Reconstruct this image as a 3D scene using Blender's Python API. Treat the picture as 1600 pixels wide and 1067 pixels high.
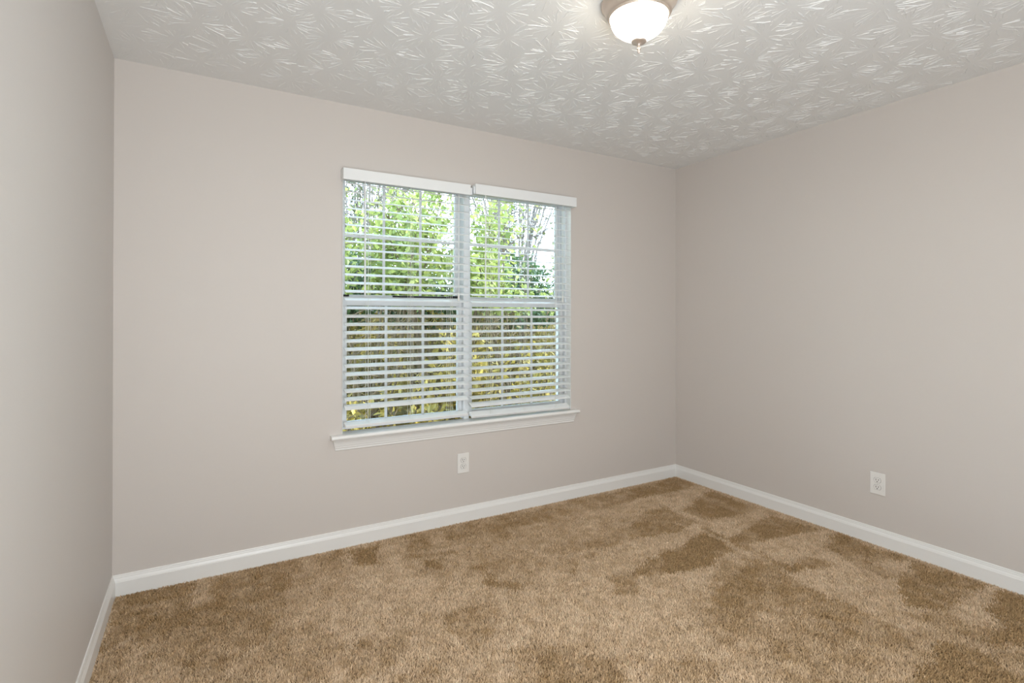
import bpy, bmesh, math, random
import numpy as np
from mathutils import Vector, Matrix

for o in list(bpy.data.objects):
    bpy.data.objects.remove(o, do_unlink=True)
SC = bpy.context.scene
COL = SC.collection

# ------------------------------------------------------------------ camera
def make_camera():
    f, yaw, pitch, roll, sy = 829.691, 0.52951, 0.00337, 0.0014, 489.75
    fw = Vector((math.sin(yaw) * math.cos(pitch), math.cos(yaw) * math.cos(pitch), math.sin(pitch)))
    r = fw.cross(Vector((0, 0, 1))).normalized()
    u = r.cross(fw)
    c, s = math.cos(roll), math.sin(roll)
    r, u = c * r + s * u, c * u - s * r
    cd = bpy.data.cameras.new('camera')
    cd.sensor_width = 36.0
    cd.lens = f / 1600 * 36.0
    cd.shift_y = -(533.5 - sy) / 1600
    cd.clip_start = 0.02
    co = bpy.data.objects.new('camera', cd)
    COL.objects.link(co)
    m = Matrix((r, u, -fw)).transposed().to_4x4()
    m.translation = Vector((0.34532, -2.99703, 1.273))
    co.matrix_world = m
    SC.camera = co
make_camera()

# ------------------------------------------------------------------ light
SC.view_settings.view_transform = 'Standard'
SC.view_settings.look = 'None'
SC.view_settings.gamma = 1.0
SC.view_settings.use_curve_mapping = False
SC.view_settings.exposure = 0.0
SC.cycles.use_denoising = True
SC.cycles.max_bounces = 12
SC.cycles.diffuse_bounces = 6
SC.cycles.transparent_max_bounces = 16
SC.cycles.sample_clamp_indirect = 6.0

def make_world():
    w = bpy.data.worlds.new('sky')
    w.use_nodes = True
    nt = w.node_tree
    bg = nt.nodes['Background']
    tc = nt.nodes.new('ShaderNodeTexCoord')
    sep = nt.nodes.new('ShaderNodeSeparateXYZ')
    rmp = nt.nodes.new('ShaderNodeValToRGB')
    rmp.color_ramp.elements[0].position = 0.0
    rmp.color_ramp.elements[0].color = (0.80, 0.91, 1.0, 1)
    rmp.color_ramp.elements[1].position = 0.7
    rmp.color_ramp.elements[1].color = (0.48, 0.72, 1.0, 1)
    nt.links.new(tc.outputs['Generated'], sep.inputs[0])
    nt.links.new(sep.outputs['Z'], rmp.inputs[0])
    nt.links.new(rmp.outputs[0], bg.inputs['Color'])
    bg.inputs['Strength'].default_value = 8.0
    SC.world = w
make_world()

def lamp(name, kind, loc, direction, energy, color, **kw):
    d = bpy.data.lights.new(name, kind)
    d.energy = energy
    d.color = color
    for k, v in kw.items():
        setattr(d, k, v)
    o = bpy.data.objects.new(name, d)
    COL.objects.link(o)
    o.location = loc
    o.rotation_euler = Vector(direction).to_track_quat('-Z', 'Y').to_euler()
    return o
lamp('sun', 'SUN', (6, 0, 9), (-0.62, 0.2, -0.76), 7.0, (1.0, 0.93, 0.8), angle=0.01)
# added fill light, unseen behind the camera; no real lamp stands there
lamp('fill_light', 'AREA', (0.75, -3.78, 1.4), (0.18, 1.0, 0.08), 43.0, (0.96, 1.0, 1.0), shape='RECTANGLE', size=1.2, size_y=1.9)
# the photographer's flash, bounced off the ceiling above the camera
lamp('bounced_flash', 'AREA', (0.9, -3.3, 0.9), (0.52, 1.0, 0.75), 20.0, (0.94, 1.04, 1.14), shape='DISK', size=0.7)

# ------------------------------------------------------------------ helpers
def material(name, color, rough=0.6, metal=0.0, bump=None, spec=0.5, vary=None):
    m = bpy.data.materials.new(name)
    m.use_nodes = True
    nt = m.node_tree
    b = nt.nodes['Principled BSDF']
    b.inputs['Base Color'].default_value = (*color, 1)
    b.inputs['Roughness'].default_value = rough
    b.inputs['Metallic'].default_value = metal
    b.inputs['Specular IOR Level'].default_value = spec
    tc = nt.nodes.new('ShaderNodeTexCoord')
    if bump:
        scale, strength, dist = bump
        n = nt.nodes.new('ShaderNodeTexNoise')
        n.inputs['Scale'].default_value = scale
        n.inputs['Detail'].default_value = 4
        bp = nt.nodes.new('ShaderNodeBump')
        bp.inputs['Strength'].default_value = strength
        bp.inputs['Distance'].default_value = dist
        nt.links.new(tc.outputs['Object'], n.inputs['Vector'])
        nt.links.new(n.outputs['Fac'], bp.inputs['Height'])
        nt.links.new(bp.outputs['Normal'], b.inputs['Normal'])
    if vary:
        scale, amount = vary
        n = nt.nodes.new('ShaderNodeTexNoise')
        n.inputs['Scale'].default_value = scale
        n.inputs['Detail'].default_value = 3
        mx = nt.nodes.new('ShaderNodeMix')
        mx.data_type = 'RGBA'
        mx.inputs[6].default_value = (*[c * (1 - amount) for c in color], 1)
        mx.inputs[7].default_value = (*[min(1, c * (1 + amount)) for c in color], 1)
        nt.links.new(tc.outputs['Object'], n.inputs['Vector'])
        nt.links.new(n.outputs['Fac'], mx.inputs[0])
        nt.links.new(mx.outputs[2], b.inputs['Base Color'])
    return m

def attr_material(name, rough=0.8, translucent=0.0, spec=0.3, gain=1.0):
    m = bpy.data.materials.new(name)
    m.use_nodes = True
    nt = m.node_tree
    b = nt.nodes['Principled BSDF']
    b.inputs['Roughness'].default_value = rough
    b.inputs['Specular IOR Level'].default_value = spec
    at = nt.nodes.new('ShaderNodeAttribute')
    at.attribute_name = 'tint'
    nt.links.new(at.outputs['Color'], b.inputs['Base Color'])
    if translucent > 0:
        tr = nt.nodes.new('ShaderNodeBsdfTranslucent')
        nt.links.new(at.outputs['Color'], tr.inputs['Color'])
        mx = nt.nodes.new('ShaderNodeMixShader')
        mx.inputs[0].default_value = translucent
        nt.links.new(b.outputs[0], mx.inputs[1])
        nt.links.new(tr.outputs[0], mx.inputs[2])
        nt.links.new(mx.outputs[0], nt.nodes['Material Output'].inputs['Surface'])
    return m

def glass_material():
    m = bpy.data.materials.new('window_glass')
    m.use_nodes = True
    nt = m.node_tree
    for n in list(nt.nodes):
        if n.type != 'OUTPUT_MATERIAL':
            nt.nodes.remove(n)
    tr = nt.nodes.new('ShaderNodeBsdfTransparent')
    tr.inputs['Color'].default_value = (0.93, 0.96, 0.95, 1)
    gl = nt.nodes.new('ShaderNodeBsdfGlossy')
    gl.inputs['Roughness'].default_value = 0.02
    fr = nt.nodes.new('ShaderNodeFresnel')
    fr.inputs['IOR'].default_value = 1.3
    mx = nt.nodes.new('ShaderNodeMixShader')
    nt.links.new(fr.outputs[0], mx.inputs[0])
    nt.links.new(tr.outputs[0], mx.inputs[1])
    nt.links.new(gl.outputs[0], mx.inputs[2])
    nt.links.new(mx.outputs[0], nt.nodes['Material Output'].inputs['Surface'])
    return m

M = {
    'wall': material('wall_paint', (0.62, 0.572, 0.535), 0.55, bump=(260, 0.12, 0.002), vary=(1.2, 0.012)),
    'wall_left': material('wall_paint_left_daylit', (0.645, 0.615, 0.59), 0.55, bump=(260, 0.12, 0.002), vary=(1.2, 0.012)),  # same wall paint, with the cool daylight cast put into its colour
    'ceiling': material('ceiling_paint', (0.82, 0.82, 0.81), 0.55, bump=(180, 0.15, 0.002)),
    'trim': material('white_trim_paint', (0.82, 0.81, 0.79), 0.32, bump=(60, 0.04, 0.001)),
    'vinyl': material('white_vinyl', (0.76, 0.78, 0.80), 0.4, bump=(80, 0.03, 0.001)),
    'blind': material('blind_white', (0.82, 0.83, 0.83), 0.38, bump=(90, 0.05, 0.001)),
    'cord': material('white_cord', (0.78, 0.78, 0.74), 0.8, bump=(900, 0.2, 0.001)),
    'plate': material('outlet_ivory_white', (0.80, 0.775, 0.745), 0.35, bump=(100, 0.02, 0.001)),
    'dark': material('dark_slot', (0.03, 0.027, 0.025), 0.7, bump=(100, 0.05, 0.001)),
    'strip': material('weather_strip', (0.015, 0.015, 0.016), 0.8, bump=(200, 0.3, 0.002)),
    'nickel': material('brushed_nickel', (0.68, 0.585, 0.51), 0.42, metal=0.75, bump=(300, 0.05, 0.001)),
    'screw': material('screw_white', (0.7, 0.69, 0.65), 0.4, bump=(300, 0.05, 0.001)),
    'door': material('door_paint', (0.8, 0.8, 0.78), 0.4, bump=(60, 0.04, 0.001)),
    'backing': material('carpet_backing', (0.17, 0.11, 0.06), 0.95, bump=(300, 0.3, 0.003)),
    'carpet': attr_material('carpet_yarn', 0.95, spec=0.1),
    'leaf': attr_material('leaf', 0.42, translucent=0.42, spec=0.45),
    'bark': material('bark', (0.16, 0.115, 0.065), 0.85, bump=(60, 0.5, 0.005), vary=(14, 0.4)),
    'pale_bark': material('pale_bark', (0.17, 0.145, 0.135), 0.85, bump=(60, 0.5, 0.005), vary=(9, 0.25)),
    'ground': material('leaf_litter', (0.075, 0.05, 0.009), 0.95, spec=0.1, bump=(30, 0.6, 0.02), vary=(16, 0.55)),
    'glass': glass_material(),
}

def put(name, mesh, mat, parent=None, smooth=False):
    if mat is not None:
        mesh.materials.append(mat)
    o = bpy.data.objects.new(name, mesh)
    COL.objects.link(o)
    if parent is not None:
        o.parent = parent
    if smooth:
        mesh.polygons.foreach_set('use_smooth', [True] * len(mesh.polygons))
    return o

class MB:
    """collects shapes for one mesh; coordinates are relative to the origin given at build()"""
    def __init__(self):
        self.bm = bmesh.new()
    def box(self, x0, x1, y0, y1, z0, z1, bevel=0.0, rot=None, pivot=None):
        r = bmesh.ops.create_cube(self.bm, size=1.0)
        vs = r['verts']
        for v in vs:
            v.co = Vector(((x0 + x1) / 2 + v.co.x * (x1 - x0), (y0 + y1) / 2 + v.co.y * (y1 - y0), (z0 + z1) / 2 + v.co.z * (z1 - z0)))
        if bevel > 0:
            es = list({e for v in vs for e in v.link_edges})
            g = bmesh.ops.bevel(self.bm, geom=es, offset=bevel, segments=2, affect='EDGES', profile=0.5)
            vs = list({v for f in g['faces'] for v in f.verts} | {v for v in vs if v.is_valid})
        if rot is not None:
            bmesh.ops.rotate(self.bm, verts=vs, cent=pivot, matrix=rot)
        return vs
    def prism(self, prof, a, b, axis):
        """closed profile (p, q) swept from a to b along axis 'x' (p=y, q=z) or 'y' (p=x, q=z)"""
        def pt(t, p, q):
            return Vector((t, p, q)) if axis == 'x' else Vector((p, t, q))
        A = [self.bm.verts.new(pt(a, p, q)) for p, q in prof]
        B = [self.bm.verts.new(pt(b, p, q)) for p, q in prof]
        n = len(prof)
        for i in range(n):
            self.bm.faces.new((A[i], A[(i + 1) % n], B[(i + 1) % n], B[i]))
        self.bm.faces.new(A[::-1])
        self.bm.faces.new(B)
        return A, B
    def cyl(self, p0, p1, r0, r1=None, n=12):
        r1 = r0 if r1 is None else r1
        p0, p1 = Vector(p0), Vector(p1)
        d = (p1 - p0)
        q = d.to_track_quat('Z', 'Y')
        A, B = [], []
        for i in range(n):
            t = 2 * math.pi * i / n
            e = q @ Vector((math.cos(t), math.sin(t), 0))
            A.append(self.bm.verts.new(p0 + e * r0))
            B.append(self.bm.verts.new(p1 + e * r1))
        for i in range(n):
            self.bm.faces.new((A[i], A[(i + 1) % n], B[(i + 1) % n], B[i]))
        self.bm.faces.new(A[::-1])
        self.bm.faces.new(B)
    def lathe(self, prof, n=64, ribs=0, depth=0.0, cap=False):
        """profile (r, z) turned about the z axis; optional flutes of the given depth"""
        rings = []
        for r, z in prof:
            ring = []
            for i in range(n):
                t = 2 * math.pi * i / n
                rr = r
                if ribs:
                    rr = r + depth * min(1.0, r / 0.06) * math.cos(ribs * t)
                ring.append(self.bm.verts.new((rr * math.cos(t), rr * math.sin(t), z)))
            rings.append(ring)
        for a, b in zip(rings, rings[1:]):
            for i in range(n):
                self.bm.faces.new((a[i], a[(i + 1) % n], b[(i + 1) % n], b[i]))
        if cap:
            self.bm.faces.new(rings[0])
            self.bm.faces.new(rings[-1][::-1])
    def build(self, name, mat, parent=None, origin=None, smooth=False):
        if origin is not None:
            bmesh.ops.translate(self.bm, verts=self.bm.verts, vec=-Vector(origin))
        bmesh.ops.recalc_face_normals(self.bm, faces=self.bm.faces)
        me = bpy.data.meshes.new(name)
        self.bm.to_mesh(me)
        self.bm.free()
        o = put(name, me, mat, parent, smooth)
        if origin is not None and parent is None:
            o.location = origin
        return o

def array_mesh(name, verts, tris, tint=None):
    """a mesh from numpy arrays of vertices, triangles and per-vertex colours"""
    me = bpy.data.meshes.new(name)
    verts = np.ascontiguousarray(verts, dtype=np.float32)
    tris = np.ascontiguousarray(tris, dtype=np.int32)
    me.vertices.add(len(verts))
    me.vertices.foreach_set('co', verts.ravel())
    me.loops.add(tris.size)
    me.loops.foreach_set('vertex_index', tris.ravel())
    me.polygons.add(len(tris))
    me.polygons.foreach_set('loop_start', np.arange(0, tris.size, 3, dtype=np.int32))
    me.polygons.foreach_set('loop_total', np.full(len(tris), 3, dtype=np.int32))
    if tint is not None:
        a = me.attributes.new('tint', 'FLOAT_COLOR', 'POINT')
        c = np.ones((len(verts), 4), dtype=np.float32)
        c[:, :3] = tint
        a.data.foreach_set('color', c.ravel())
    me.polygons.foreach_set('use_smooth', np.zeros(len(tris), dtype=bool))
    me.update(calc_edges=True)
    me.validate()
    return me

def empty(name, loc, rotz=0.0):
    o = bpy.data.objects.new(name, None)
    COL.objects.link(o)
    o.empty_display_size = 0.05
    o.location = loc
    o.rotation_euler = (0, 0, rotz)
    return o
def tag(o, label=None, category=None, group=None, kind=None):
    for k, v in (('label', label), ('category', category), ('group', group), ('kind', kind)):
        if v:
            o[k] = v
    return o

def smooth_noise(x, y, cell, seed):
    """value noise on a lattice of the given cell size, 0..1"""
    rg = np.random.RandomState(seed)
    t = rg.rand(256, 256)
    gx, gy = x / cell + 100, y / cell + 100
    ix, iy = np.floor(gx).astype(int), np.floor(gy).astype(int)
    fx, fy = gx - ix, gy - iy
    fx, fy = fx * fx * (3 - 2 * fx), fy * fy * (3 - 2 * fy)
    a, b = t[ix % 256, iy % 256], t[(ix + 1) % 256, iy % 256]
    c, d = t[ix % 256, (iy + 1) % 256], t[(ix + 1) % 256, (iy + 1) % 256]
    return (a * (1 - fx) + b * fx) * (1 - fy) + (c * (1 - fx) + d * fx) * fy

# ------------------------------------------------------------------ the room
W, H, FRONT, T = 3.611, 2.44, -3.95, 0.16
OX0, OX1, OZ0, OZ1 = 1.016, 2.577, 0.592, 2.085      # opening for the pair of windows

def wall(name, boxes, paint='wall'):
    m = MB()
    for b in boxes:
        m.box(*b)
    return tag(m.build(name, M[paint]), kind='structure')
wall('wall_back', [(-T, OX0, 0, T, -0.1, H), (OX1, W + T, 0, T, -0.1, H), (OX0, OX1, 0, T, -0.1, OZ0), (OX0, OX1, 0, T, OZ1, H)])
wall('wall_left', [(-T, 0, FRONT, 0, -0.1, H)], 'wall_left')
wall('wall_right', [(W, W + T, FRONT, 0, -0.1, H)])
wall('wall_front', [(-T, 1.2, FRONT - T, FRONT, -0.1, H), (2.02, W + T, FRONT - T, FRONT, -0.1, H), (1.2, 2.02, FRONT - T, FRONT, 2.05, H)])
def make_door():
    d = empty('door_1', (1.61, FRONT - 0.06, 0))
    tag(d, kind='structure')
    m = MB()
    m.box(-0.405, 0.405, -0.02, 0.02, 0.005, 2.045)
    m.build('door_panel', M['door'], d)
    m = MB()
    for x0, x1 in ((-0.30, -0.05), (0.05, 0.30)):
        for z0, z1 in ((0.25, 0.9), (1.0, 1.55), (1.65, 1.9)):
            m.box(x0, x1, 0.018, 0.026, z0, z1, 0.006)
    m.build('raised_panel', M['door'], d)
    m = MB()
    m.cyl((0.34, 0.02, 0.95), (0.34, 0.06, 0.95), 0.012)
    m.cyl((0.34, 0.055, 0.95), (0.34, 0.085, 0.95), 0.028)
    m.build('door_knob', M['nickel'], d)
make_door()

m = MB()
m.box(-T, W + T, FRONT - T, T, -0.16, -0.011)
tag(m.build('floor', M['backing']), kind='structure')

# ------------------------------------------------------------------ carpet pile with the marks of the vacuum cleaner
NAP = [
    (0.32, [(2.713,-1.149),(2.792,-1.452),(2.82,-1.951),(3.472,-2.198),(2.833,-2.361),(2.101,-1.934),(2.095,-1.602),(2.23,-1.358)]),
    (0.28, [(0.037,-0.02),(0.963,-0.027),(0.714,-0.593),(0.584,-1.05),(0.005,-0.713)]),
    (0.22, [(1.251,-0.003),(2.669,0.061),(2.801,-0.445),(2.28,-0.792),(1.658,-0.757),(1.254,-0.522)]),
    (0.5, [(3.302,-1.385),(3.342,-1.66),(3.22,-1.701),(3.234,-1.518)]),
    (0.45, [(2.952,-1.895),(3.1,-1.953),(3.067,-2.094),(2.899,-2.07)]),
    (0.4, [(0.88,-0.895),(1.075,-0.935),(0.962,-1.119),(0.78,-1.118)]),
    (0.45, [(0.32,-0.745),(0.531,-0.738),(0.57,-0.995),(0.283,-0.828)]),
    (0.4, [(2.193,-1.586),(2.391,-1.65),(2.247,-1.691)]),
    (0.5, [(1.465,-1.327),(1.593,-1.356),(1.632,-1.614),(1.527,-1.552)]),
    (0.8, [(0.025,-0.012),(0.169,0.003),(0.183,-0.226),(0.15,-0.397),(0.035,-0.472),(0.001,-0.429)]),
    (0.65, [(0.169,0.003),(0.311,-0.01),(0.304,-0.268),(0.2,-0.321)]),
    (0.8, [(0.253,-0.012),(0.311,-0.01),(0.304,-0.268),(0.27,-0.248)]),
    (0.74, [(0.369,-0.029),(0.574,-0.012),(0.764,-0.016),(0.732,-0.143),(0.701,-0.307),(0.635,-0.518),(0.591,-0.702),(0.38,-0.78),(0.24,-0.698),(0.134,-0.461),(0.116,-0.377),(0.198,-0.292),(0.4,-0.293)]),
    (0.8, [(0.569,-0.264),(0.683,-0.226),(0.701,-0.307),(0.635,-0.518),(0.559,-0.53)]),
    (0.75, [(0.121,-0.38),(0.2,-0.321),(0.236,-0.52),(0.194,-0.587)]),
    (0.6, [(0.676,-0.031),(0.818,-0.013),(0.765,-0.162),(0.66,-0.177)]),
    (0.8, [(0.651,-0.257),(0.715,-0.266),(0.65,-0.498),(0.62,-0.538)]),
    (0.45, [(0.865,-0.023),(1.028,-0.009),(0.97,-0.266),(0.852,-0.236)]),
    (0.85, [(1.027,-0.045),(1.194,-0.049),(1.141,-0.302),(1.036,-0.281)]),
    (0.65, [(1.346,-0.037),(1.529,-0.039),(1.448,-0.29),(1.317,-0.25)]),
    (0.7, [(1.257,-0.268),(1.508,-0.325),(1.531,-0.375),(1.349,-0.356)]),
    (0.75, [(1.349,-0.356),(1.404,-0.397),(1.401,-0.532),(1.332,-0.492)]),
    (0.55, [(1.586,-0.05),(1.83,-0.031),(1.746,-0.239),(1.55,-0.226)]),
    (0.6, [(1.871,-0.055),(2.084,-0.029),(1.884,-0.371),(1.766,-0.282)]),
    (0.75, [(1.526,-0.566),(1.613,-0.56),(1.597,-0.646),(1.584,-0.75),(1.719,-0.864),(1.597,-0.862),(1.529,-0.768),(1.558,-0.646)]),
    (0.35, [(0.738,-0.606),(0.86,-0.975),(0.704,-1.073),(0.57,-0.995)]),
    (0.4, [(1.208,-0.88),(1.48,-0.891),(1.398,-1.098),(1.252,-1.158),(1.2,-1.033)]),
    (0.5, [(0.951,-1.152),(1.082,-1.189),(1.029,-1.262),(0.914,-1.196)]),
    (0.6, [(1.855,-0.069),(3.564,-0.04),(3.333,-0.159),(2.87,-0.282),(2.443,-0.237),(2.14,-0.246),(1.865,-0.255),(1.773,-0.244)]),
    (0.7, [(3.086,-0.05),(3.598,-0.022),(3.576,-0.248),(3.287,-0.265),(2.932,-0.215)]),
    (0.75, [(2.837,-0.466),(3.032,-0.418),(3.016,-0.57),(3.037,-0.732),(2.794,-0.773),(2.531,-0.726),(2.44,-0.61)]),
    (0.45, [(2.422,-0.631),(2.531,-0.726),(2.246,-0.726),(2.031,-0.665),(2.034,-0.603)]),
    (0.95, [(2.445,-0.958),(2.91,-0.862),(2.864,-1.113),(2.608,-1.154),(2.467,-1.152),(2.199,-1.071),(2.208,-1.017),(2.379,-0.955)]),
    (0.4, [(1.711,-0.461),(1.839,-0.517),(1.806,-0.605),(1.664,-0.685),(1.562,-0.738)]),
    (0.35, [(1.814,-0.592),(2.032,-0.778),(1.982,-0.87),(1.83,-0.781)]),
    (0.65, [(1.877,-0.769),(1.982,-0.79),(2.002,-0.881),(1.962,-0.896),(1.86,-0.822)]),
    (0.85, [(3.063,-0.571),(3.562,-0.376),(3.548,-0.602),(3.535,-0.806),(3.356,-0.793),(3.072,-0.752)]),
    (0.88, [(2.963,-0.997),(3.489,-0.883),(3.524,-0.99),(3.534,-1.203),(3.415,-1.177),(3.138,-1.119),(2.967,-1.098)]),
    (0.75, [(2.955,-0.8),(2.989,-0.82),(2.93,-1.382),(2.866,-1.399)]),
    (0.8, [(2.839,-1.406),(3.143,-1.338),(3.149,-1.469),(3.071,-1.464),(2.926,-1.434)]),
    (0.8, [(3.322,-1.304),(3.597,-1.261),(3.557,-1.421),(3.575,-1.632),(3.431,-1.591),(3.291,-1.551),(3.282,-1.462)]),
    (0.72, [(2.605,-1.307),(2.843,-1.207),(2.864,-1.303),(2.8,-1.658),(2.699,-1.63),(2.503,-1.576),(2.318,-1.553),(2.265,-1.466),(2.324,-1.35)]),
    (0.82, [(3.297,-1.695),(3.558,-1.648),(3.567,-1.953),(3.384,-1.966),(3.13,-1.941),(3.027,-1.851)]),
    (0.92, [(3.299,-2.039),(3.582,-2.002),(3.586,-2.084),(3.576,-2.171),(3.284,-2.246),(2.999,-2.175),(2.986,-2.121),(3.215,-2.129)]),
    (0.88, [(2.633,-2.071),(2.866,-2.051),(2.935,-2.138),(2.874,-2.232),(2.888,-2.28),(2.833,-2.361),(2.401,-2.109)]),
    (0.55, [(2.748,-1.659),(2.825,-1.673),(2.802,-1.779),(2.834,-1.826),(2.747,-1.982),(2.572,-1.927),(2.573,-1.857),(2.264,-1.835),(2.196,-1.752),(2.447,-1.656),(2.505,-1.689)]),
    (0.5, [(1.366,-1.233),(1.648,-1.365),(1.62,-1.439),(1.7,-1.507),(1.604,-1.644),(1.257,-1.442)]),
    (0.4, [(1.751,-1.537),(1.971,-1.643),(1.929,-1.761),(1.651,-1.672)]),
    (0.45, [(2.064,-0.993),(2.246,-1.023),(2.092,-1.182),(1.99,-1.123)]),
]

def in_poly(px, py, poly):
    inside = np.zeros(px.shape, dtype=bool)
    n = len(poly)
    for i in range(n):
        x0, y0 = poly[i]
        x1, y1 = poly[(i + 1) % n]
        if y0 == y1:
            continue
        c = ((y0 > py) != (y1 > py)) & (px < (x1 - x0) * (py - y0) / (y1 - y0) + x0)
        inside ^= c
    return inside
def make_carpet():
    rg = np.random.RandomState(5)
    s = 0.0051
    nx, ny = int(W / s), int((0 - FRONT) / s)
    gx, gy = np.meshgrid((np.arange(nx) + 0.5) * s, FRONT + (np.arange(ny) + 0.5) * s)
    x = (gx + (rg.rand(ny, nx) - 0.5) * s * 0.9).ravel()
    y = (gy + (rg.rand(ny, nx) - 0.5) * s * 0.9).ravel()
    x = np.clip(x, 0.004, W - 0.004)
    y = np.clip(y, FRONT + 0.004, -0.004)
    n = len(x)
    # ragged edges of every mark
    wx = (smooth_noise(x, y, 0.09, 1) - 0.5) * 0.035 + (smooth_noise(x, y, 0.02, 2) - 0.5) * 0.022 + rg.randn(n) * 0.012
    wy = (smooth_noise(x, y, 0.09, 3) - 0.5) * 0.035 + (smooth_noise(x, y, 0.02, 4) - 0.5) * 0.022 + rg.randn(n) * 0.012
    dark = np.zeros(n)
    for w, poly in NAP:
        dark = np.maximum(dark, in_poly(x + wx, y + wy, poly) * w * 0.97)
    dark = dark * (0.55 + 0.75 * smooth_noise(x, y, 0.10, 5))
    dark = dark + 0.20 * (smooth_noise(x, y, 0.22, 6) - 0.45) + 0.50 * (smooth_noise(x, y, 0.045, 7) - 0.5) + 0.35 * (smooth_noise(x, y, 0.018, 8) - 0.5)
    dark = np.clip(dark, -0.25, 0.86)
    light_c = np.array(CARPET_LIGHT)
    dark_c = np.array(CARPET_DARK)
    col = light_c + (dark_c - light_c) * dark[:, None]
    col = np.clip(col * (1 + rg.randn(n) * 0.16)[:, None], 0.01, 0.9)
    h = 0.0094 + rg.randn(n) * 0.0017
    ang = rg.rand(n) * 2 * math.pi
    lean = 0.002 + 0.0075 * rg.rand(n)
    # brushed light where the pile lies away from the room's doorway, dark where it lies towards it
    lx = np.cos(ang) * lean + 0.0020 * (0.5 - dark)
    ly = np.sin(ang) * lean + 0.0040 * (0.5 - dark)
    a0 = rg.rand(n) * 2 * math.pi
    rad = 0.0032 + 0.0008 * rg.rand(n)
    v = np.zeros((n, 4, 3))
    for k in range(3):
        t = a0 + k * 2 * math.pi / 3
        v[:, k, 0] = x + rad * np.cos(t)
        v[:, k, 1] = y + rad * np.sin(t)
        v[:, k, 2] = -0.0105
    v[:, 3, 0] = x + lx
    v[:, 3, 1] = y + ly
    v[:, 3, 2] = -0.0105 + h
    v[:, :, 0] = np.clip(v[:, :, 0], 0.002, W - 0.002)
    v[:, :, 1] = np.clip(v[:, :, 1], FRONT + 0.002, -0.002)
    base = (np.arange(n) * 4)[:, None]
    t = np.concatenate([base + np.array([[0, 1, 3]]), base + np.array([[1, 2, 3]]), base + np.array([[2, 0, 3]])], 0)
    tint = np.repeat(col[:, None, :], 4, axis=1)
    tint[:, :3] *= 0.8
    me = array_mesh('carpet_pile', v.reshape(-1, 3), t, tint.reshape(-1, 3))
    tag(put('carpet_pile', me, M['carpet']), 'tan plush carpet with brushed vacuum marks covering the whole floor', 'carpet', kind='stuff')
CARPET_LIGHT = (0.68, 0.51, 0.345)
CARPET_DARK = (0.43, 0.28, 0.135)
make_carpet()

# ------------------------------------------------------------------ ceiling with brush-stomped plaster
def make_ceiling():
    rg = np.random.RandomState(11)
    V, F = [], []
    x0, x1, y0, y1 = -T, W + T, FRONT - T, T
    bx = [(x0, y0, H), (x1, y0, H), (x1, y1, H), (x0, y1, H), (x0, y0, H + 0.12), (x1, y0, H + 0.12), (x1, y1, H + 0.12), (x0, y1, H + 0.12)]
    V += bx
    for q in ((0, 3, 2, 1), (4, 5, 6, 7), (0, 1, 5, 4), (1, 2, 6, 5), (2, 3, 7, 6), (3, 0, 4, 7)):
        F += [(q[0], q[1], q[2]), (q[0], q[2], q[3])]
    sp = 0.205
    row = 0
    yy = FRONT + 0.03
    while yy < 0.02:
        xx = 0.02 + (row % 2) * sp * 0.5
        while xx < W + 0.03:
            cx, cy = xx + rg.uniform(-0.035, 0.035), yy + rg.uniform(-0.03, 0.03)
            fade = min(1.0, max(0.15, (-cy) / 0.45)) * min(1.0, max(0.15, min(cx, W - cx) / 0.3 + 0.2))
            plan = []
            ns = int(rg.randint(30, 42) * (0.65 + 0.35 * fade))
            void = rg.rand() * 6.28
            for q in range(ns):
                aq = q * 6.28 / ns + rg.uniform(-0.09, 0.09)
                if abs((aq - void + 3.14) % 6.28 - 3.14) < 0.35 and rg.rand() < 0.7:
                    continue
                plan.append((aq, rg.uniform(0.018, 0.062)))
                if rg.rand() < 0.35:
                    plan.append((aq + rg.uniform(-0.05, 0.05), rg.uniform(0.07, 0.10)))
            for a, r0 in plan:
                r1 = min(0.130, r0 + rg.uniform(0.025, 0.085))
                bend = rg.uniform(-0.07, 0.07)
                wd = rg.uniform(0.0006, 0.0011)
                hh = rg.choice([0.0003, 0.0007, 0.0012, 0.0019]) * rg.uniform(0.7, 1.3) * (0.3 + 0.7 * fade)
                b0 = len(V)
                ok = True
                st = 5
                for i in range(st):
                    t = i / (st - 1)
                    r = r0 + (r1 - r0) * t
                    aa = a + bend * t * t + rg.uniform(-0.02, 0.02)
                    px, py = cx + r * math.cos(aa), cy + r * math.sin(aa)
                    if not (0.004 < px < W - 0.004 and FRONT + 0.004 < py < -0.004):
                        ok = False
                    tx, ty = -math.sin(aa), math.cos(aa)
                    env = (0.35, 0.7, 0.9, 1.0, 0.8)[i]
                    w2 = wd * (0.5 + 0.5 * env) * rg.uniform(0.8, 1.25)
                    h2 = hh * env * rg.uniform(0.6, 1.4)
                    V += [(px - tx * w2, py - ty * w2, H + 0.0002), (px, py, H - h2), (px + tx * w2, py + ty * w2, H + 0.0002)]
                if not ok:
                    del V[b0:]
                    continue
                for i in range(st - 1):
                    p = b0 + i * 3
                    F += [(p, p + 1, p + 4), (p, p + 4, p + 3), (p + 1, p + 2, p + 5), (p + 1, p + 5, p + 4)]
            xx += sp
        yy += sp * 0.87
        row += 1
    me = array_mesh('ceiling', np.array(V), np.array(F))
    tag(put('ceiling', me, M['ceiling']), kind='structure')
make_ceiling()

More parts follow.
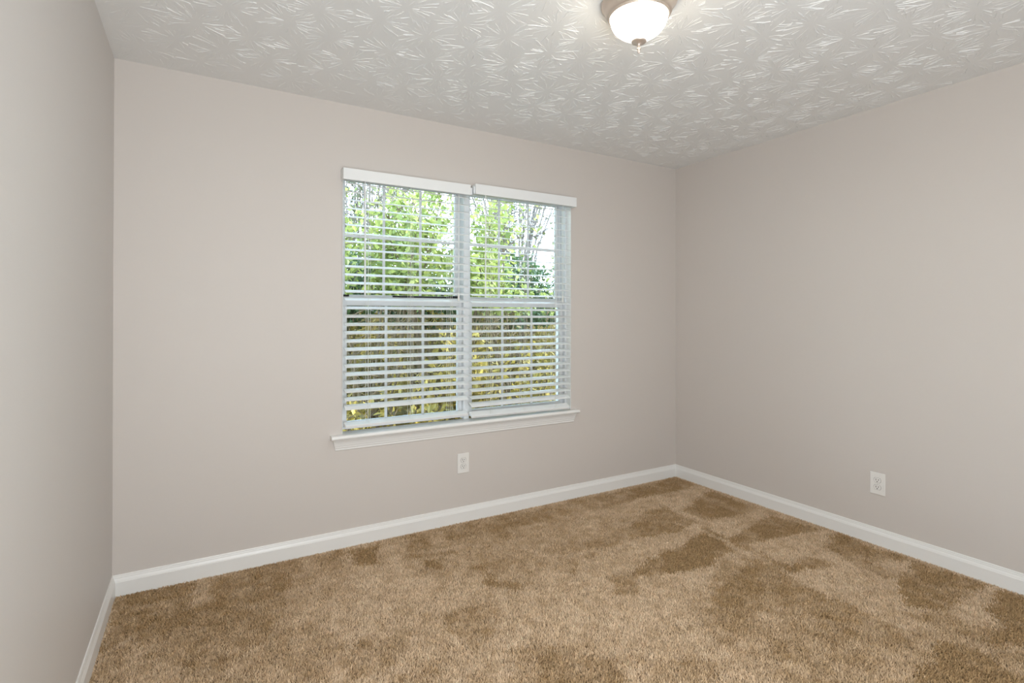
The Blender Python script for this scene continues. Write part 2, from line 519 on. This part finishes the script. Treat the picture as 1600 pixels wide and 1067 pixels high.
# ------------------------------------------------------------------ baseboards
BASE = [(0.0, -0.012), (0.013, -0.012), (0.013, 0.058), (0.0115, 0.0605), (0.0115, 0.0625), (0.0095, 0.068), (0.0072, 0.0735), (0.0068, 0.078), (0.0055, 0.0815), (0.0055, 0.0855), (0.004, 0.089), (0.0, 0.089)]
def baseboard(name, axis, a, b, sign, off, mitre):
    m = MB()
    prof = [(off + sign * d, z) for d, z in BASE]
    A, B = m.prism(prof, a, b, axis)
    k = 0 if axis == 'x' else 1
    for ring, (on, sg) in zip((A, B), mitre):
        if on:
            for v, (d, z) in zip(ring, BASE):
                v.co[k] += sg * d
    return tag(m.build(name, M['trim']), kind='structure')
baseboard('baseboard_back', 'x', 0, W, -1, 0.0, ((True, 1), (True, -1)))
baseboard('baseboard_left', 'y', FRONT, 0, 1, 0.0, ((False, 0), (True, -1)))
baseboard('baseboard_right', 'y', FRONT, 0, -1, W, ((False, 0), (True, -1)))

# ------------------------------------------------------------------ the pair of double-hung windows
def make_window(name, x0, x1, lock, gap_strip):
    cx = (x0 + x1) / 2
    root = empty(name, (cx, 0.10, 0.62))
    tag(root, kind='structure')
    o = (cx, 0.10, 0.62)
    z0, z1 = 0.632, 2.083
    m = MB()
    fw = 0.016
    m.box(x0, x0 + fw, 0.05, 0.158, z0, z1)
    m.box(x1 - fw, x1, 0.05, 0.158, z0, z1)
    m.box(x0 + fw, x1 - fw, 0.05, 0.158, z1 - 0.016, z1)
    m.box(x0 + fw, x1 - fw, 0.05, 0.158, z0, z0 + 0.012)
    m.box(x0 + fw, x0 + fw + 0.010, 0.112, 0.118, z0, z1)
    m.box(x1 - fw - 0.010, x1 - fw, 0.112, 0.118, z0, z1)
    m.build('window_frame', M['vinyl'], root, o)
    gx0, gx1 = cx - 0.345, cx + 0.345
    sx0, sx1 = x0 + fw + 0.001, x1 - fw - 0.001
    def sash(nm, yf, yb, za, zb, ga, gb, zc):
        m = MB()
        m.box(sx0, gx0, yf, yb, za, zb, 0.003)
        m.box(gx1, sx1, yf, yb, za, zb, 0.003)
        m.box(gx0 - 0.001, gx1 + 0.001, yf, yb, za, ga, 0.003)
        m.box(gx0 - 0.001, gx1 + 0.001, yf, yb, gb, zb, 0.003)
        s = m.build(nm, M['vinyl'], root, o)
        ym = (yf + yb) / 2
        m = MB()
        m.box(gx0 - 0.004, gx1 + 0.004, ym + 0.004, ym + 0.008, ga - 0.004, gb + 0.004)
        m.build('glass_pane', M['glass'], s, o)
        m = MB()
        for k in (-0.115, 0.115):
            m.box(cx + k - 0.008, cx + k + 0.008, ym - 0.004, ym + 0.003, ga, gb, 0.002)
        m.box(gx0, gx1, ym - 0.0045, ym + 0.0025, zc - 0.008, zc + 0.008, 0.002)
        m.build('muntin_grid', M['vinyl'], s, o)
        return s
    sash('upper_sash', 0.120, 0.150, 1.352, z1 - 0.014, 1.391, 2.048, 1.7325)
    low = sash('lower_sash', 0.072, 0.104, z0 + 0.011, 1.378, 0.668, 1.327, 0.981)
    if lock:
        m = MB()
        m.box(cx - 0.032, cx + 0.032, 0.074, 0.102, 1.378, 1.384, 0.002)
        m.cyl((cx, 0.088, 1.384), (cx, 0.088, 1.396), 0.012)
        m.box(cx - 0.030, cx + 0.006, 0.080, 0.092, 1.388, 1.396, 0.002)
        m.build('sash_lock', M['trim'], low, o)
    if gap_strip:
        m = MB()
        m.box(gx0 + 0.27, gx1 + 0.012, 0.078, 0.092, 1.379, 1.388)
        m.box(gx1 - 0.06, gx1 + 0.012, 0.076, 0.092, 1.384, 1.393)
        m.box(gx0 - 0.03, gx0 + 0.012, 0.074, 0.092, 1.379, 1.389)
        m.build('weather_strip', M['strip'], low, o)
    return root
make_window('window_1', 1.0165, 1.7895, False, True)
make_window('window_2', 1.8045, 2.5765, True, False)
m = MB()
m.box(1.777, 1.812, 0.046, 0.16, 0.618, 2.084, 0.002)
tag(m.build('trim_2', M['vinyl']), kind='structure')

for name, x0, x1 in (('trim_3', OX0 - 0.001, OX0 + 0.003), ('trim_4', OX1 - 0.003, OX1 + 0.001)):
    m = MB()
    m.box(x0, x1, 0.0, 0.0505, 0.6165, OZ1)
    tag(m.build(name, M['trim']), kind='structure')

# stool and apron under both windows
def make_sill():
    root = empty('trim_1', (1.79, 0, 0.6))
    tag(root, kind='structure')
    o = (1.79, 0, 0.6)
    m = MB()
    y, z, r = -0.048, 0.592, 0.0125
    prof = [(0.0, z), (y + r, z)]
    for k in range(1, 8):
        t = -math.pi / 2 - math.pi * k / 8
        prof.append((y + r + r * math.cos(t), z + r + r * math.sin(t)))
    prof += [(y + r, z + 2 * r), (0.0, z + 2 * r)]
    m.prism(prof, 0.953, 2.623, 'x')
    m.box(OX0, OX1, 0, 0.07, z, z + 2 * r)
    m.build('stool', M['trim'], root, o, smooth=False)
    m = MB()
    prof = [(0.0, 0.592), (-0.020, 0.592), (-0.020, 0.584), (-0.0165, 0.578), (-0.014, 0.568), (-0.0125, 0.558), (-0.010, 0.551), (-0.010, 0.546), (-0.007, 0.541), (-0.007, 0.532), (-0.004, 0.529), (0.0, 0.529)]
    A, B = m.prism(prof, 0.965, 2.612, 'x')
    for ring, sg in ((A, 1), (B, -1)):
        for v, (d, zz) in zip(ring, prof):
            v.co.x += sg * (0.592 - zz) * 0.24
    m.build('apron', M['trim'], root, o)
make_sill()

# ------------------------------------------------------------------ venetian blinds
def make_blind(name, label, sx0, sx1, vx0, vx1, vz0, vz1, z_top, n, tilts, rail, wand, wand_bottom):
    cx = (sx0 + sx1) / 2
    o = (cx, -0.02, vz1)
    root = empty(name, o)
    tag(root, label, 'window blind', 'white slatted blinds at the twin windows')
    m = MB()
    vy = -0.062
    m.box(vx0, vx1, vy, vy + 0.008, vz0, vz1, 0.0015)
    m.box(vx0, vx0 + 0.008, vy + 0.008, -0.002, vz0 + 0.001, vz1 - 0.001)
    m.box(vx1 - 0.008, vx1, vy + 0.008, -0.002, vz0 + 0.001, vz1 - 0.001)
    m.build('valance', M['blind'], root, o)
    m = MB()
    m.box(sx0 - 0.006 + 0.012, sx1 + 0.022 if name == 'window_blind' else sx1, -0.050, 0.004, vz0 + 0.004, vz0 + 0.048, 0.002)
    m.build('headrail', M['vinyl'], root, o)
    # slats: crowned strips 50 mm deep, hung 45.7 mm apart
    m = MB()
    pts = []
    for i in range(n):
        z = z_top - i * 0.0457
        t = tilts(i, z)
        prof_t, prof_b = [], []
        for k in range(7):
            s = -0.025 + 0.05 * k / 6
            crown = 0.0022 * (1 - (s / 0.025) ** 2)
            prof_t.append((s, crown + 0.0014))
            prof_b.append((s, crown - 0.0014))
        prof = prof_t + prof_b[::-1]
        c, sn = math.cos(t), math.sin(t)
        # front edge (towards the room) hangs low
        rp = [(-0.02 + p * c - q * sn, z + p * sn + q * c) for p, q in prof]
        m.prism(rp, sx0, sx1, 'x')
    m.build('slat_panel', M['blind'], root, o, smooth=False)
    # bottom rail
    m = MB()
    rz, rt, tw = rail
    m.box(sx0, sx1, -0.045, 0.005, rz - 0.008, rz + 0.008, 0.003, rot=Matrix.Rotation(rt, 3, 'X') @ Matrix.Rotation(tw, 3, 'Y'), pivot=Vector((cx, -0.02, rz)))
    m.build('bottom_rail', M['blind'], root, o)
    # three ladders and their lift cords
    for k in (-0.247, 0.0, 0.247):
        m = MB()
        for yy in (-0.0465, 0.0065):
            m.cyl((cx + k, yy, rz), (cx + k, yy, vz0 + 0.006), 0.0009, n=6)
            m.cyl((cx + k + 0.012, yy * 0.96, rz), (cx + k + 0.012, yy * 0.96, vz0 + 0.006), 0.0007, n=6)
        for i in range(n):
            z = z_top - i * 0.0457
            t = tilts(i, z)
            m.cyl((cx + k, -0.02 - 0.026 * math.cos(t), z - 0.003 - 0.026 * math.sin(t)), (cx + k, -0.02 + 0.026 * math.cos(t), z - 0.003 + 0.026 * math.sin(t)), 0.0007, n=5)
        m.build('ladder_cord', M['cord'], root, o)
    m = MB()
    m.cyl((wand, -0.0535, vz0 + 0.01), (wand, -0.0535, vz0 - 0.012), 0.0022, n=8)
    m.cyl((wand, -0.0535, vz0 - 0.010), (wand, -0.0535, wand_bottom), 0.0042, n=6)
    m.build('tilt_wand', M['blind'], root, o)
    # pull cords beside the right-hand ladder
    m = MB()
    for dx in (0.0, 0.007):
        m.cyl((sx1 - 0.075 + dx, -0.052, vz0 + 0.01), (sx1 - 0.075 + dx, -0.052, wand_bottom + 0.02), 0.0010, n=6)
    m.cyl((sx1 - 0.0715, -0.052, wand_bottom + 0.025), (sx1 - 0.0715, -0.052, wand_bottom - 0.02), 0.004, 0.0075, n=10)
    m.build('pull_cord', M['cord'], root, o)
    return root
R = math.radians
def tilt_left(i, z):
    return R(17) if i < 27 else R(17 + 9 * (i - 26))
def tilt_right(i, z):
    return R(10.5 + 3.5 * min(1, i / 20)) if i < 28 else R(28)
make_blind('window_blind', 'left white slatted blind, bottom rail hanging clear of the sill', 1.024, 1.765, 1.0065, 1.770, 2.010, 2.0725, 1.9985, 28, tilt_left, (0.668, R(14), 0.0), 1.126, 1.380)
make_blind('window_blind', 'right white slatted blind, tilted bottom rail resting down on the sill', 1.788, 2.540, 1.804, 2.579, 2.021, 2.085, 1.9945, 29, tilt_right, (0.651, R(30), R(0.6)), 1.876, 1.382)

# ------------------------------------------------------------------ electric outlets
def make_outlet(name, label, loc, rotz):
    root = empty(name, loc, rotz)
    tag(root, label, 'outlet', 'duplex outlets low on the walls')
    m = MB()
    m.box(-0.039, 0.039, -0.006, 0.0, -0.061, 0.061, 0.003)
    m.build('cover_plate', M['plate'], root)
    for zc in (0.0195, -0.0195):
        m = MB()
        n = 28
        prof = []
        for i in range(n):
            t = 2 * math.pi * i / n
            prof.append((0.0172 * math.cos(t), max(-0.0128, min(0.0128, 0.0172 * math.sin(t))) + zc))
        A = [m.bm.verts.new((p, -0.0085, q)) for p, q in prof]
        B = [m.bm.verts.new((p * 1.03, -0.0055, zc + (q - zc) * 1.03)) for p, q in prof]
        for i in range(n):
            m.bm.faces.new((A[i], A[(i + 1) % n], B[(i + 1) % n], B[i]))
        m.bm.faces.new(A)
        r = m.build('receptacle', M['plate'], root)
        m = MB()
        for k in (0,):
            for i in range(n):
                a, b = prof[i], prof[(i + 1) % n]
                s0, s1 = 1.04, 1.10
                q = [(a[0] * s0, zc + (a[1] - zc) * s0), (b[0] * s0, zc + (b[1] - zc) * s0), (b[0] * s1, zc + (b[1] - zc) * s1), (a[0] * s1, zc + (a[1] - zc) * s1)]
                m.bm.faces.new([m.bm.verts.new((p, -0.0063, z)) for p, z in q])
        m.build('seam', M['dark'], r)
        for xs, hh in ((-0.0062, 0.0048), (0.0062, 0.0040)):
            m = MB()
            m.box(xs - 0.0013, xs + 0.0013, -0.0090, -0.0080, zc + 0.003 - hh, zc + 0.003 + hh)
            m.build('slot', M['dark'], r)
        m = MB()
        m.cyl((0, -0.0080, zc - 0.0075), (0, -0.0091, zc - 0.0075), 0.0027, n=14)
        m.build('ground_hole', M['dark'], r)
    m = MB()
    m.cyl((0, -0.0055, 0), (0, -0.0075, 0), 0.003, 0.0025, n=14)
    m.build('screw', M['screw'], root)
    return root
make_outlet('electric_outlet', 'white duplex outlet on the back wall below the window', (1.7485, -0.0005, 0.3575), 0)
make_outlet('electric_outlet', 'white duplex outlet on the right-hand wall, away from the window', (W - 0.0005, -1.4675, 0.336), -math.pi / 2)

# ------------------------------------------------------------------ ceiling lamp
def make_lamp():
    c = (1.748, -1.532, H)
    root = empty('ceiling_lamp', c)
    tag(root, 'brushed nickel flush ceiling lamp with lit ribbed glass bowl', 'ceiling lamp')
    m = MB()
    m.lathe([(0.02, -0.0005), (0.134, -0.0005), (0.138, -0.004), (0.138, -0.010), (0.133, -0.016), (0.127, -0.024), (0.122, -0.034), (0.1195, -0.044), (0.116, -0.050), (0.110, -0.053), (0.106, -0.050), (0.103, -0.030), (0.02, -0.020)], 96)
    m.build('mounting_pan', M['nickel'], root, smooth=True)
    m = MB()
    prof = [(0.112, -0.050), (0.1125, -0.056), (0.107, -0.060)]
    m.lathe(prof, 96)
    m.build('trim_ring', M['nickel'], root, smooth=True)
    m = MB()
    prof = []
    for k in range(19):
        t = k / 18
        z = -0.052 - 0.085 * t
        prof.append((0.098 * (1 - t ** 2.3) ** 0.55 + 0.006, z))
    m.lathe(prof, 288, ribs=48, depth=0.0011)
    m.build('glass_bowl', BOWL, root, smooth=True)
    m = MB()
    m.lathe([(0.0005, -0.143), (0.0260, -0.1435), (0.0285, -0.148), (0.0250, -0.1520), (0.013, -0.155), (0.0062, -0.159), (0.0048, -0.165), (0.0046, -0.171), (0.0068, -0.1735), (0.0072, -0.176), (0.005, -0.179), (0.0042, -0.183), (0.0050, -0.187), (0.0038, -0.1905), (0.0005, -0.192)], 32)
    m.build('finial', M['nickel'], root, smooth=True)
    # what the bulbs send down through the glass
    lamp('bulb_light', 'AREA', (c[0], c[1], H - 0.2), (0, 0, -1), 5.4, (0.90, 0.98, 0.98), shape='DISK', size=0.17)
def bowl_material():
    m = bpy.data.materials.new('lit_ribbed_glass')
    m.use_nodes = True
    b = m.node_tree.nodes['Principled BSDF']
    b.inputs['Base Color'].default_value = (0.9, 0.88, 0.82, 1)
    b.inputs['Roughness'].default_value = 0.15
    b.inputs['Emission Color'].default_value = (1.0, 0.90, 0.72, 1)
    b.inputs['Emission Strength'].default_value = 18.0
    return m
BOWL = bowl_material()
make_lamp()

# ------------------------------------------------------------------ the garden outside
def make_ground():
    m = MB()
    n = 40
    rg = random.Random(3)
    vs = [[m.bm.verts.new((-8 + 22 * i / n, 0.2 + 22 * j / n, -0.32 + min(1.9, max(0.0, 22 * j / n - 2.3) * 0.30) + rg.uniform(-0.04, 0.04))) for j in range(n + 1)] for i in range(n + 1)]
    for i in range(n):
        for j in range(n):
            m.bm.faces.new((vs[i][j], vs[i + 1][j], vs[i + 1][j + 1], vs[i][j + 1]))
    tag(m.build('ground', M['ground']), kind='structure')
make_ground()

def leaves(rg, centers, dirs, size, cols):
    """one folded, pointed leaf (4 triangles) per centre"""
    n = len(centers)
    d = dirs / np.linalg.norm(dirs, axis=1)[:, None]
    r = rg.randn(n, 3)
    side = np.cross(d, r)
    side /= np.linalg.norm(side, axis=1)[:, None] + 1e-9
    nor = np.cross(side, d)
    L = size[:, None]
    v = np.stack([centers, centers + d * L * 0.55 + side * L * 0.27 + nor * L * 0.07, centers + d * L, centers + d * L * 0.55 - side * L * 0.27 + nor * L * 0.07, centers + d * L * 0.5], 1)
    b = (np.arange(n) * 5)[:, None]
    t = np.concatenate([b + np.array([[0, 1, 4]]), b + np.array([[1, 2, 4]]), b + np.array([[2, 3, 4]]), b + np.array([[3, 0, 4]])], 0)
    return v.reshape(-1, 3), t, np.repeat(cols, 5, axis=0)

def make_shrub(name, label, category, group, loc, height, radius, n_stems, n_leaves, lo, leaf, c0, c1, top_thin, seed, bark='bark'):
    rg = np.random.RandomState(seed)
    root = empty(name, loc)
    tag(root, label, category, group)
    m = MB()
    tips = []
    for s in range(n_stems):
        a = rg.rand() * 6.28
        r0 = radius * 0.25 * rg.rand()
        p = Vector((r0 * math.cos(a), r0 * math.sin(a), 0.0))
        a2 = a + rg.uniform(-0.7, 0.7)
        spread = radius * rg.uniform(0.35, 1.0)
        hh = height * rg.uniform(0.65, 1.0)
        segs = 6
        th = rg.uniform(0.006, 0.014) * (1 + height * 0.12)
        for i in range(segs):
            t = (i + 1) / segs
            q = Vector((r0 * math.cos(a) + spread * math.cos(a2) * t ** 1.3, r0 * math.sin(a) + spread * math.sin(a2) * t ** 1.3, hh * t)) + Vector(rg.randn(3) * 0.03)
            m.cyl(p, q, th * (1 - 0.12 * i), th * (1 - 0.12 * (i + 1)), n=6)
            if t > lo:
                tips.append((p, q))
            if i >= 1:
                for _ in range(2 if height < 3 else 3):
                    e = q + Vector((rg.randn() * 0.16, rg.randn() * 0.16, abs(rg.randn()) * 0.16)) * (height / 2.2)
                    m.cyl(q, e, th * 0.4, th * 0.15, n=5)
                    if t > lo:
                        tips.append((q, e))
            p = q
    m.build('stem', M[bark], root)
    k = rg.randint(0, len(tips), n_leaves)
    P = np.array([list(t[0]) for t in tips])[k]
    Q = np.array([list(t[1]) for t in tips])[k]
    t = rg.rand(n_leaves)[:, None]
    cen = P + (Q - P) * t + rg.randn(n_leaves, 3) * (0.055 * height / 2.2)
    keep = (cen[:, 2] > lo * height * 0.97) & (rg.rand(n_leaves) < 1 - top_thin * np.clip(cen[:, 2] / height, 0, 1))
    cen = cen[keep]
    dirs = rg.randn(len(cen), 3) + np.array([0, 0, -0.25])
    sz = leaf * (0.6 + 0.8 * rg.rand(len(cen)))
    mix = np.clip(rg.rand(len(cen))[:, None] * 0.9 + 0.1, 0, 1)
    cols = np.array(c0) * (1 - mix) + np.array(c1) * mix
    v, tr, tint = leaves(rg, cen, dirs, sz, cols)
    put('foliage', array_mesh('foliage', v, tr, tint), M['leaf'], root)
    return root

LIME0, LIME1 = (0.085, 0.13, 0.02), (0.50, 0.53, 0.16)
DEEP0, DEEP1 = (0.03, 0.06, 0.022), (0.08, 0.13, 0.045)
GOLD0, GOLD1 = (0.09, 0.07, 0.010), (0.60, 0.46, 0.12)
OLIVE0, OLIVE1 = (0.045, 0.036, 0.006), (0.24, 0.18, 0.035)
front = 'tall leafy shrubs close outside the windows'
make_shrub('leafy_shrub', 'tall lime-green shrub outside, filling the left window', 'shrub', front, (1.55, 1.55, -0.32), 3.0, 0.75, 13, 8200, 0.60, 0.066, LIME0, LIME1, 0.45, 21)
make_shrub('leafy_shrub', 'tall lime-green shrub outside, straddling the bar between the two windows', 'shrub', front, (2.35, 1.75, -0.32), 2.9, 0.7, 13, 7400, 0.60, 0.066, LIME0, LIME1, 0.5, 22)
make_shrub('leafy_shrub', 'sparse lime-green shrub outside, at the right side of the right window', 'shrub', front, (3.25, 1.85, -0.32), 2.7, 0.65, 11, 4200, 0.62, 0.066, LIME0, LIME1, 0.5, 23)
low = 'low sunlit bushes at the foot of the windows'
make_shrub('low_bush', 'low golden-leaved bush outside, seen under the left window', 'bush', low, (1.6, 1.1, -0.32), 1.05, 0.55, 18, 2600, 0.1, 0.06, GOLD0, GOLD1, 0.1, 31)
make_shrub('low_bush', 'low golden-leaved bush outside, seen under the right window', 'bush', low, (2.55, 1.05, -0.32), 1.35, 0.62, 22, 4200, 0.1, 0.065, GOLD0, GOLD1, 0.1, 32)
mid = 'olive bushes between the front shrubs and the hedge'
for i, (x, lab) in enumerate(((1.75, 'dull olive bush outside with bare twigs, behind the lower left sash'), (2.75, 'dull olive bush outside with bare twigs, behind the lower middle bar'), (3.75, 'dull olive bush outside with bare twigs, behind the lower right sash'))):
    make_shrub('olive_bush', lab, 'bush', mid, (x, 2.5, -0.26), 1.55, 0.5, 22, 3600, 0.15, 0.06, OLIVE0, OLIVE1, 0.35, 70 + i)
hedge = 'dark hedge shrubs behind the front row'
for i, (x, lab) in enumerate(((1.6, 'dark dense hedge shrub outside, behind the left edge of the left window'), (2.8, 'dark dense hedge shrub outside, behind the middle bar'), (4.0, 'dark dense hedge shrub outside, behind the right window'), (5.2, 'dark dense hedge shrub outside, at the far right of the garden'))):
    make_shrub('hedge_shrub', lab, 'shrub', hedge, (x, 3.35, -0.02), 2.0, 0.62, 34, 5200, 0.60, 0.075, DEEP0, DEEP1, 0.15, 40 + i)
trees = 'pale trees beyond the hedge'
PALE0, PALE1 = (0.10, 0.12, 0.05), (0.22, 0.21, 0.11)
for i, (x, y, h, nl, lab) in enumerate(((3.0, 7.5, 5.6, 2600, 'pale leafy tree beyond the hedge, seen through the left window'), (7.0, 8.2, 6.2, 900, 'bare-branched pale tree beyond the hedge, seen through the right window'))):
    make_shrub('tree', lab, 'tree', trees, (x, y, -0.34 + 0.3 * (y - 2.3)), h, 2.0, 60, nl, 0.25, 0.12, PALE0, PALE1, 0.2, 60 + i, 'pale_bark')
